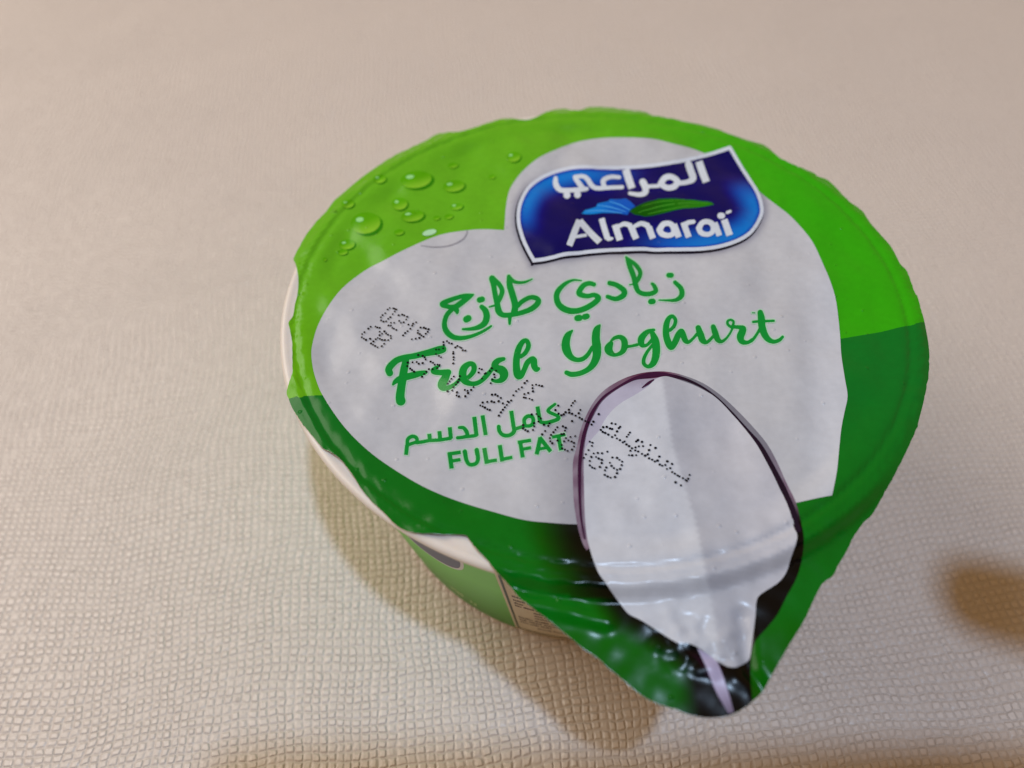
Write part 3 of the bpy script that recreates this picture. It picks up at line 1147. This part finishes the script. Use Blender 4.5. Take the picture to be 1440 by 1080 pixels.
brush('arabic_lettering',
      zs(610, 380, 9,
         [(500, 315, 26), (390, 328, 52), (255, 366, 58), (135, 415, 68), (112, 442, 70), (175, 465, 58), (265, 472, 72), (345, 420, 74), (440, 350, 66), (500, 315, 26)],
         [(270, 480, 78), (292, 520, 62), (296, 550, 30)],
         [(235, 495, 60), (162, 580, 60), (135, 690, 64), (162, 780, 74), (240, 848, 68), (340, 865, 58), (460, 845, 48), (580, 800, 40), (680, 745, 36), (727, 712, 26)],
         [(412, 628, 84), (438, 614, 84)],
         [(608, 470, 62), (655, 520, 78), (670, 600, 84), (640, 680, 78), (560, 730, 62), (460, 750, 44), (370, 752, 30)],
         [(580, 382, 74), (612, 374, 74)],
         [(705, 470, 22), (770, 452, 28)],
         [(740, 112, 84), (758, 200, 68), (780, 330, 68), (806, 440, 74), (820, 520, 84), (870, 570, 68), (960, 572, 62), (1100, 546, 62), (1240, 492, 68), (1322, 412, 72), (1300, 362, 64), (1220, 350, 58), (1120, 400, 58), (1060, 460, 56)],
         [(742, 110, 70), (830, 188, 62), (866, 270, 62), (842, 350, 62), (808, 420, 56)],
         [(950, 85, 52), (962, 200, 80), (1000, 330, 84), (1030, 450, 84), (1015, 545, 80)],
         [(955, 100, 56), (1015, 148, 48), (1080, 162, 38), (1160, 154, 32), (1245, 118, 16)],
         [(962, 590, 54), (960, 682, 34)]) +
      zs(770, 355, 7.2,
         [(342, 290, 14), (260, 285, 24), (180, 320, 40), (110, 390, 54), (90, 460, 58), (120, 540, 64), (200, 590, 64), (300, 596, 58), (400, 562, 58), (490, 502, 58), (512, 462, 58), (470, 436, 48), (400, 447, 48), (332, 430, 58), (320, 402, 58), (362, 340, 54), (420, 317, 48), (468, 328, 46)],
         [(300, 670, 62), (322, 667, 66)], [(375, 657, 60), (398, 650, 58)],
         [(628, 315, 48), (700, 336, 50), (772, 390, 58), (765, 440, 58), (690, 475, 48), (608, 453, 42)],
         [(795, 52, 24), (830, 140, 54), (872, 250, 54), (892, 340, 54), (920, 400, 48), (980, 425, 48), (1050, 420, 48), (1095, 393, 48), (1080, 345, 42), (1058, 322, 32)],
         [(802, 62, 32), (890, 130, 44), (936, 200, 44), (926, 260, 44), (892, 312, 42)],
         [(830, 332, 12), (880, 324, 14)],
         [(1045, 502, 58), (1066, 500, 58)],
         [(1290, 308, 42), (1350, 370, 50), (1356, 440, 54), (1300, 485, 38), (1220, 490, 24), (1125, 487, 12)],
         [(1226, 236, 52), (1252, 236, 52)]),
      [], TXT, 0.110, HALO)
brush('full_fat_arabic_lettering',
      zs(555, 560, 9,
         [(160, 595, 46), (168, 525, 48), (220, 488, 48), (274, 505, 48), (282, 552, 44), (225, 575, 42), (160, 600, 44)],
         [(280, 568, 44), (360, 556, 44), (445, 540, 44), (575, 533, 44), (705, 512, 44)],
         [(818, 376, 38), (870, 380, 46), (908, 425, 54), (918, 478, 48), (860, 500, 44), (795, 506, 42)],
         [(910, 492, 44), (1020, 478, 44), (1040, 462, 46)]) +
      zs(660, 545, 9,
         [(372, 500, 50), (382, 560, 50), (432, 608, 50), (510, 608, 50), (566, 560, 54), (556, 480, 52)],
         [(575, 532, 44), (705, 490, 44)],
         [(700, 475, 46), (695, 410, 50), (740, 368, 50), (798, 380, 50), (808, 448, 50), (770, 488, 46), (700, 490, 44)],
         [(890, 400, 54), (910, 445, 46), (1000, 445, 48), (1118, 405, 50), (1115, 365, 44), (995, 300, 44), (1085, 215, 34)]),
      zb(555, 560, 9, (158, 600, 145, 722, 52), (438, 455, 448, 535, 52), (566, 422, 578, 530, 52), (698, 372, 712, 515, 52), (1008, 240, 1036, 480, 54), (1112, 222, 1152, 472, 52)) +
      zb(660, 545, 9, (530, 300, 560, 500, 52), (862, 245, 890, 415, 52)), TXT, 0.110, (HALO[0], 1.6))
brush('full_fat_lettering',
      zs(555, 560, 9, [(890, 680, 56), (906, 780, 54), (940, 838, 50), (990, 846, 50), (1040, 820, 50), (1055, 760, 54), (1040, 660, 56)]),
      zb(555, 560, 9, (694, 690, 722, 895, 56), (675, 712, 838, 688, 46), (700, 802, 835, 782, 44), (885, 668, 898, 740, 56), (1036, 650, 1050, 730, 56),
         (1134, 635, 1168, 835, 56), (1145, 812, 1295, 788, 44), (1330, 598, 1362, 806, 54), (1345, 782, 1490, 752, 44)) +
      zb(660, 545, 9, (642, 682, 676, 890, 52), (612, 700, 782, 672, 44), (650, 790, 782, 765, 42), (852, 852, 900, 635, 54), (888, 635, 1030, 815, 54),
         (870, 785, 990, 765, 40), (1045, 634, 1215, 598, 42), (1126, 612, 1160, 800, 52)), TXT, 0.110, (HALO[0], 1.6))

# --- ink-jet date code: single round dots
DOTS = [
    (500, 420, 12, [(545, 195), (580, 170), (640, 175), (665, 185), (690, 195), (665, 230), (630, 275), (590, 325), (555, 352), (520, 395), (475, 400), (435, 380), (430, 328), (460, 292), (505, 258),
                    (730, 292), (790, 282), (825, 295), (875, 320), (858, 365), (815, 412), (770, 420), (740, 388), (655, 420), (600, 420), (560, 465), (600, 468), (625, 508), (650, 520), (690, 540),
                    (895, 450), (1025, 412), (975, 435), (960, 468), (928, 522), (880, 560), (840, 592), (805, 632),
                    (1055, 550), (1100, 500), (1155, 503), (1190, 518), (1235, 528), (1220, 572), (1187, 605), (1150, 655), (1115, 635), (1085, 610), (1052, 592), (1080, 675), (1018, 688), (952, 698),
                    (260, 488), (220, 520), (155, 580), (115, 612), (108, 665), (145, 688), (180, 708), (250, 690), (305, 735), (345, 698), (410, 630), (450, 605), (410, 570), (410, 505), (370, 498), (340, 485),
                    (490, 565), (520, 600), (550, 622), (595, 640), (600, 680), (555, 712), (497, 712), (450, 710), (415, 692), (378, 675), (265, 768), (300, 790), (335, 812), (375, 835), (445, 815), (487, 775)]),
    (560, 460, 12, [(765, 265), (825, 250), (860, 280), (905, 292), (770, 315), (640, 470), (690, 500), (725, 520), (965, 355), (1000, 332), (1040, 350), (1068, 365), (1090, 405), (1135, 410), (930, 430), (930, 460), (935, 520), (935, 562), (930, 625),
                    (340, 485), (415, 500), (450, 525), (465, 560), (415, 620), (350, 632), (315, 603), (245, 608), (165, 612), (155, 670), (205, 712), (235, 738), (270, 765), (405, 852), (440, 805), (480, 765), (520, 722), (580, 720), (550, 595), (590, 615), (620, 650), (665, 645), (700, 650), (695, 670), (660, 705),
                    (640, 390), (690, 390), (760, 370)]),
    (620, 440, 9, [(165, 815), (135, 845), (110, 875), (88, 905), (240, 810), (230, 850), (215, 885), (190, 915), (160, 950), (85, 1000), (145, 990), (205, 1015), (200, 1055), (230, 1068), (310, 1065), (345, 1025), (340, 995), (305, 985), (385, 985), (415, 950), (490, 715), (520, 725), (480, 765), (555, 780), (570, 770), (520, 840), (620, 745), (645, 710), (700, 740), (675, 790), (682, 825), (650, 850), (632, 900)]),
    (640, 510, 9, [(910, 240), (880, 268), (845, 322), (805, 345), (772, 370), (738, 422), (710, 488), (680, 510), (665, 500), (655, 545), (630, 575), (605, 605), (580, 638), (555, 680), (605, 525), (552, 498), (580, 458), (540, 432), (510, 412), (468, 415), (495, 510), (462, 500), (408, 507), (350, 515), (320, 552), (350, 562), (378, 578), (410, 600), (440, 608), (978, 295), (1025, 288), (1065, 298), (1100, 305), (980, 332), (985, 372), (925, 393), (878, 408), (870, 450), (895, 455), (942, 465), (975, 480)]),
    (660, 545, 9, [(1125, 238), (1090, 295), (1130, 340), (1165, 362), (1195, 350), (1218, 322), (1260, 290), (1290, 238), (1310, 205), (1335, 180), (1265, 328), (1300, 342), (1345, 365), (1395, 390), (1425, 410), (1385, 335), (1405, 293), (1300, 435), (790, 350), (850, 345), (880, 375), (905, 400), (875, 440), (945, 480), (1000, 495), (1015, 465), (820, 460), (822, 500), (805, 545), (740, 562), (710, 548), (680, 525), (680, 485), (960, 560), (922, 602), (1115, 512), (1090, 545), (1065, 575), (1035, 610), (1020, 650), (1185, 500), (1220, 518), (1210, 555), (1195, 595), (1165, 600), (1025, 690), (1050, 715), (1115, 680), (1170, 735), (1200, 690), (1222, 650), (1280, 635), (1340, 625), (1255, 680), (1295, 692), (1325, 710), (1325, 755), (1300, 795), (1245, 812), (1210, 795), (1175, 780)]),
    (800, 580, 8, [(335, 28), (275, 112), (255, 145), (220, 120), (185, 105), (480, 132), (522, 140), (575, 170), (560, 185), (540, 222), (518, 265), (385, 175), (425, 172), (462, 190), (485, 195), (358, 205), (380, 228), (408, 240), (442, 258), (485, 285), (538, 302), (572, 320), (605, 345), (625, 335), (645, 368), (675, 388), (708, 412), (690, 440), (748, 402), (785, 390), (745, 435), (778, 448), (675, 490), (710, 492), (755, 490), (685, 235), (668, 258), (650, 282), (775, 320), (755, 335), (820, 340), (832, 388), (915, 375), (972, 408), (900, 432), (820, 475), (855, 495), (885, 480), (900, 525), (935, 540), (965, 560), (995, 550), (1015, 505), (1020, 595), (1048, 608), (1082, 600), (1105, 558), (1158, 588), (1138, 635), (1100, 645), (1160, 680), (1190, 698), (1220, 718), (1240, 728), (1280, 748), (1310, 768), (1325, 780), (1340, 755), (1355, 712), (1198, 795), (1258, 828),
                   (235, 338), (265, 350), (258, 385), (220, 432), (190, 480), (168, 520), (278, 470), (325, 465), (372, 468), (432, 450), (252, 510), (235, 555), (235, 605), (262, 628), (290, 638), (348, 622), (368, 578), (370, 542), (335, 528), (305, 510), (488, 515), (540, 520), (568, 542), (598, 562), (592, 602), (575, 645), (540, 655), (505, 635), (478, 610), (460, 575), (420, 628), (405, 660), (402, 712), (435, 730), (468, 742), (518, 735), (540, 692)])]


def date_code():
    pts = np.vstack([Z(x0, y0, sc, p) for x0, y0, sc, p in DOTS])
    mmp = on_lid(pts)
    r = np.random.RandomState(2)
    V, Fc = [], []
    for k, (x, y) in enumerate(mmp):
        rad = 0.165 + r.uniform(-0.025, 0.03)
        b = len(V)
        for i in range(8):
            a = i * math.pi / 4
            px_, py_ = x + rad * math.cos(a), y + rad * math.sin(a)
            V.append((px_, py_))
        Fc.append(tuple(range(b, b + 8)))
    V = np.array(V)
    z = LIDZ + lid_h(V[:, 0], V[:, 1]) + 0.20 + np.repeat(np.arange(len(mmp)) % 7, 8) * 0.004
    me = bpy.data.meshes.new('ink_jet_date_code')
    me.from_pydata((np.c_[V, z] * S).tolist(), [], Fc)
    set_colours(me, np.tile(ink((26, 24, 34)), (len(V), 1)))
    me.materials.append(PRINT)
    return link(bpy.data.objects.new('ink_jet_date_code', me), lid)


date_code()


# --- printed water drops
def ell(cx, cy, rx, ry, rot=0.0, n=28, a0=0, a1=2 * math.pi):
    a = np.linspace(a0, a1, n, endpoint=(a1 - a0) < 6.28)
    x, y = rx * np.cos(a), ry * np.sin(a)
    c, s = math.cos(rot), math.sin(rot)
    return np.c_[cx + x * c - y * s, cy + x * s + y * c]


def drop(cx, cy, rx, ry):
    rot = -0.12
    o = print_sheet('printed_drop', [ell(cx + 0.16 * rx, cy + 0.16 * ry, rx * 1.02, ry * 1.05, rot)], 0.060,
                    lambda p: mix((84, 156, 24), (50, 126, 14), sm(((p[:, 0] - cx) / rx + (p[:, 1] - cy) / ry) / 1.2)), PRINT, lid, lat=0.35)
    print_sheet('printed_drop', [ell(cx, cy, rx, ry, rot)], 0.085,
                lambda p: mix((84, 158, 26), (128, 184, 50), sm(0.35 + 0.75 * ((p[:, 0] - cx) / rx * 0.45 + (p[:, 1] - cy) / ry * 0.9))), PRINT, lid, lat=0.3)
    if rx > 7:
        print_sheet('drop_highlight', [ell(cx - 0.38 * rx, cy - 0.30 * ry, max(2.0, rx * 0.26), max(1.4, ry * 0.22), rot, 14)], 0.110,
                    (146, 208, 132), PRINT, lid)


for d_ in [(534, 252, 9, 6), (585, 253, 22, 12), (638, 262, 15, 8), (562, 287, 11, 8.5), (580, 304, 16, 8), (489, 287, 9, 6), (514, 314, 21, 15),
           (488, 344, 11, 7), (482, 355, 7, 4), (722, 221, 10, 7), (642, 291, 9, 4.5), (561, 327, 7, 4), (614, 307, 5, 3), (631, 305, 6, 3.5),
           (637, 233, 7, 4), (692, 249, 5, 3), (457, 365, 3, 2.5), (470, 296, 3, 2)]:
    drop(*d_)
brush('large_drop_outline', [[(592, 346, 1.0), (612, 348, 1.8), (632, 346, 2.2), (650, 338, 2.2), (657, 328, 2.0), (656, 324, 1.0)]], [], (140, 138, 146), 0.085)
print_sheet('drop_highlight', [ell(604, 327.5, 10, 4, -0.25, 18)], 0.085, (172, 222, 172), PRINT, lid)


# ------------------------------------------------------------------ the phone that takes the picture, and the hand that holds it
def held(r, u, b):
    """a place relative to the phone's lens: right, up, back (mm)"""
    return CAM + right * r + up * u + back * b


def slab(name, r0, r1, u0, u1, b0, b1, rad, mat, parent, bev=1.2):
    ring = []
    for cx, cy, a0 in ((r1 - rad, u1 - rad, 0), (r0 + rad, u1 - rad, 90), (r0 + rad, u0 + rad, 180), (r1 - rad, u0 + rad, 270)):
        for k in range(7):
            a = math.radians(a0 + 15 * k)
            ring.append((cx + rad * math.cos(a), cy + rad * math.sin(a), math.cos(a), math.sin(a)))
    n = len(ring)
    v, f = [], []
    for b, ins in ((b0, bev), (b0 + bev * 0.3, bev * 0.3), (b0 + bev, 0), (b1 - bev, 0), (b1 - bev * 0.3, bev * 0.3), (b1, bev)):
        for x, y, nx, ny in ring:
            v.append(tuple(held(x - nx * ins, y - ny * ins, b) * S))
    for j in range(5):
        for i in range(n):
            f.append((j * n + i, j * n + (i + 1) % n, (j + 1) * n + (i + 1) % n, (j + 1) * n + i))
    f += [tuple(range(n))[::-1], tuple(range(5 * n, 6 * n))]
    me = bpy.data.meshes.new(name)
    me.from_pydata(v, [], f)
    me.materials.append(mat)
    return link(bpy.data.objects.new(name, me), parent)


BLACK = simple('black_glass', (0.012, 0.012, 0.014), 0.12, 0.5)
GREY = simple('dark_metal', (0.10, 0.10, 0.11), 0.35, metal=1.0)
phone = link(bpy.data.objects.new('smartphone', None))
phone['label'] = 'black smartphone held level above the yoghurt cup'
phone['category'] = 'smartphone'
slab('phone_body', -29, 132, -62, 11.8, 1.6, 9.6, 9, GREY, phone)
slab('screen', -27.5, 130.5, -60.5, 10.3, 9.7, 10.0, 8, BLACK, phone, 0.1)
slab('camera_bump', -9, 26, -8, 7.5, 0.7, 1.55, 6, BLACK, phone, 0.25)


def make_hand():
    SKIN = simple('skin', (0.50, 0.31, 0.22), 0.5, sss=0.2, vscale=120)
    P, E_, Rr = [], [], []

    def add(p, r, prev=None):
        P.append(tuple(held(*p) * S))
        Rr.append(r * S)
        if prev is not None:
            E_.append((prev, len(P) - 1))
        return len(P) - 1
    palm = add((158, -18, 14), 15)
    heel = add((176, -30, 20), 17, palm)
    wrist = add((200, -44, 28), 20, heel)
    fore = add((265, -84, 52), 27, wrist)
    add((335, -128, 80), 34, fore)
    for knuckle, rk, rest in (
            ((151, 4, 3), 10.5, [((132, 14, -7), 9.4), ((106, 23, -13), 8.6), ((84.5, 29.5, -14), 7.4)]),
            ((152, -11, 0), 10.5, [((142, -3, -14), 8.8), ((120, -3, -14), 8.0), ((104, -6, -9), 6.6)]),
            ((152, -26, 0), 10, [((143, -21, -14), 8.6), ((122, -21, -14), 7.8), ((107, -23, -9), 6.4)]),
            ((154, -40, 4), 9, [((145, -39, -12), 7.6), ((128, -39, -12), 6.8), ((115, -40, -8), 5.6)])):
        k = add(knuckle, rk, palm)
        for p, r in rest:
            k = add(p, r, k)
    k = add((160, -40, 27), 12, heel)
    k = add((142, -36, 25), 9.5, k)
    add((120, -28, 20), 8, k)
    me = bpy.data.meshes.new('person')
    me.from_pydata(P, E_, [])
    me.materials.append(SKIN)
    o = link(bpy.data.objects.new('person', me))
    mod = o.modifiers.new('skin', 'SKIN')
    mod.use_smooth_shade = True
    for i, sv in enumerate(me.skin_vertices[0].data):
        sv.radius = (Rr[i], Rr[i])
        sv.use_root = (i == 0)
    sd = o.modifiers.new('smooth', 'SUBSURF')
    sd.levels = sd.render_levels = 2
    o['label'] = 'bare hand gripping the end of the smartphone with one finger over its edge'
    o['category'] = 'person'
    return o


make_hand()
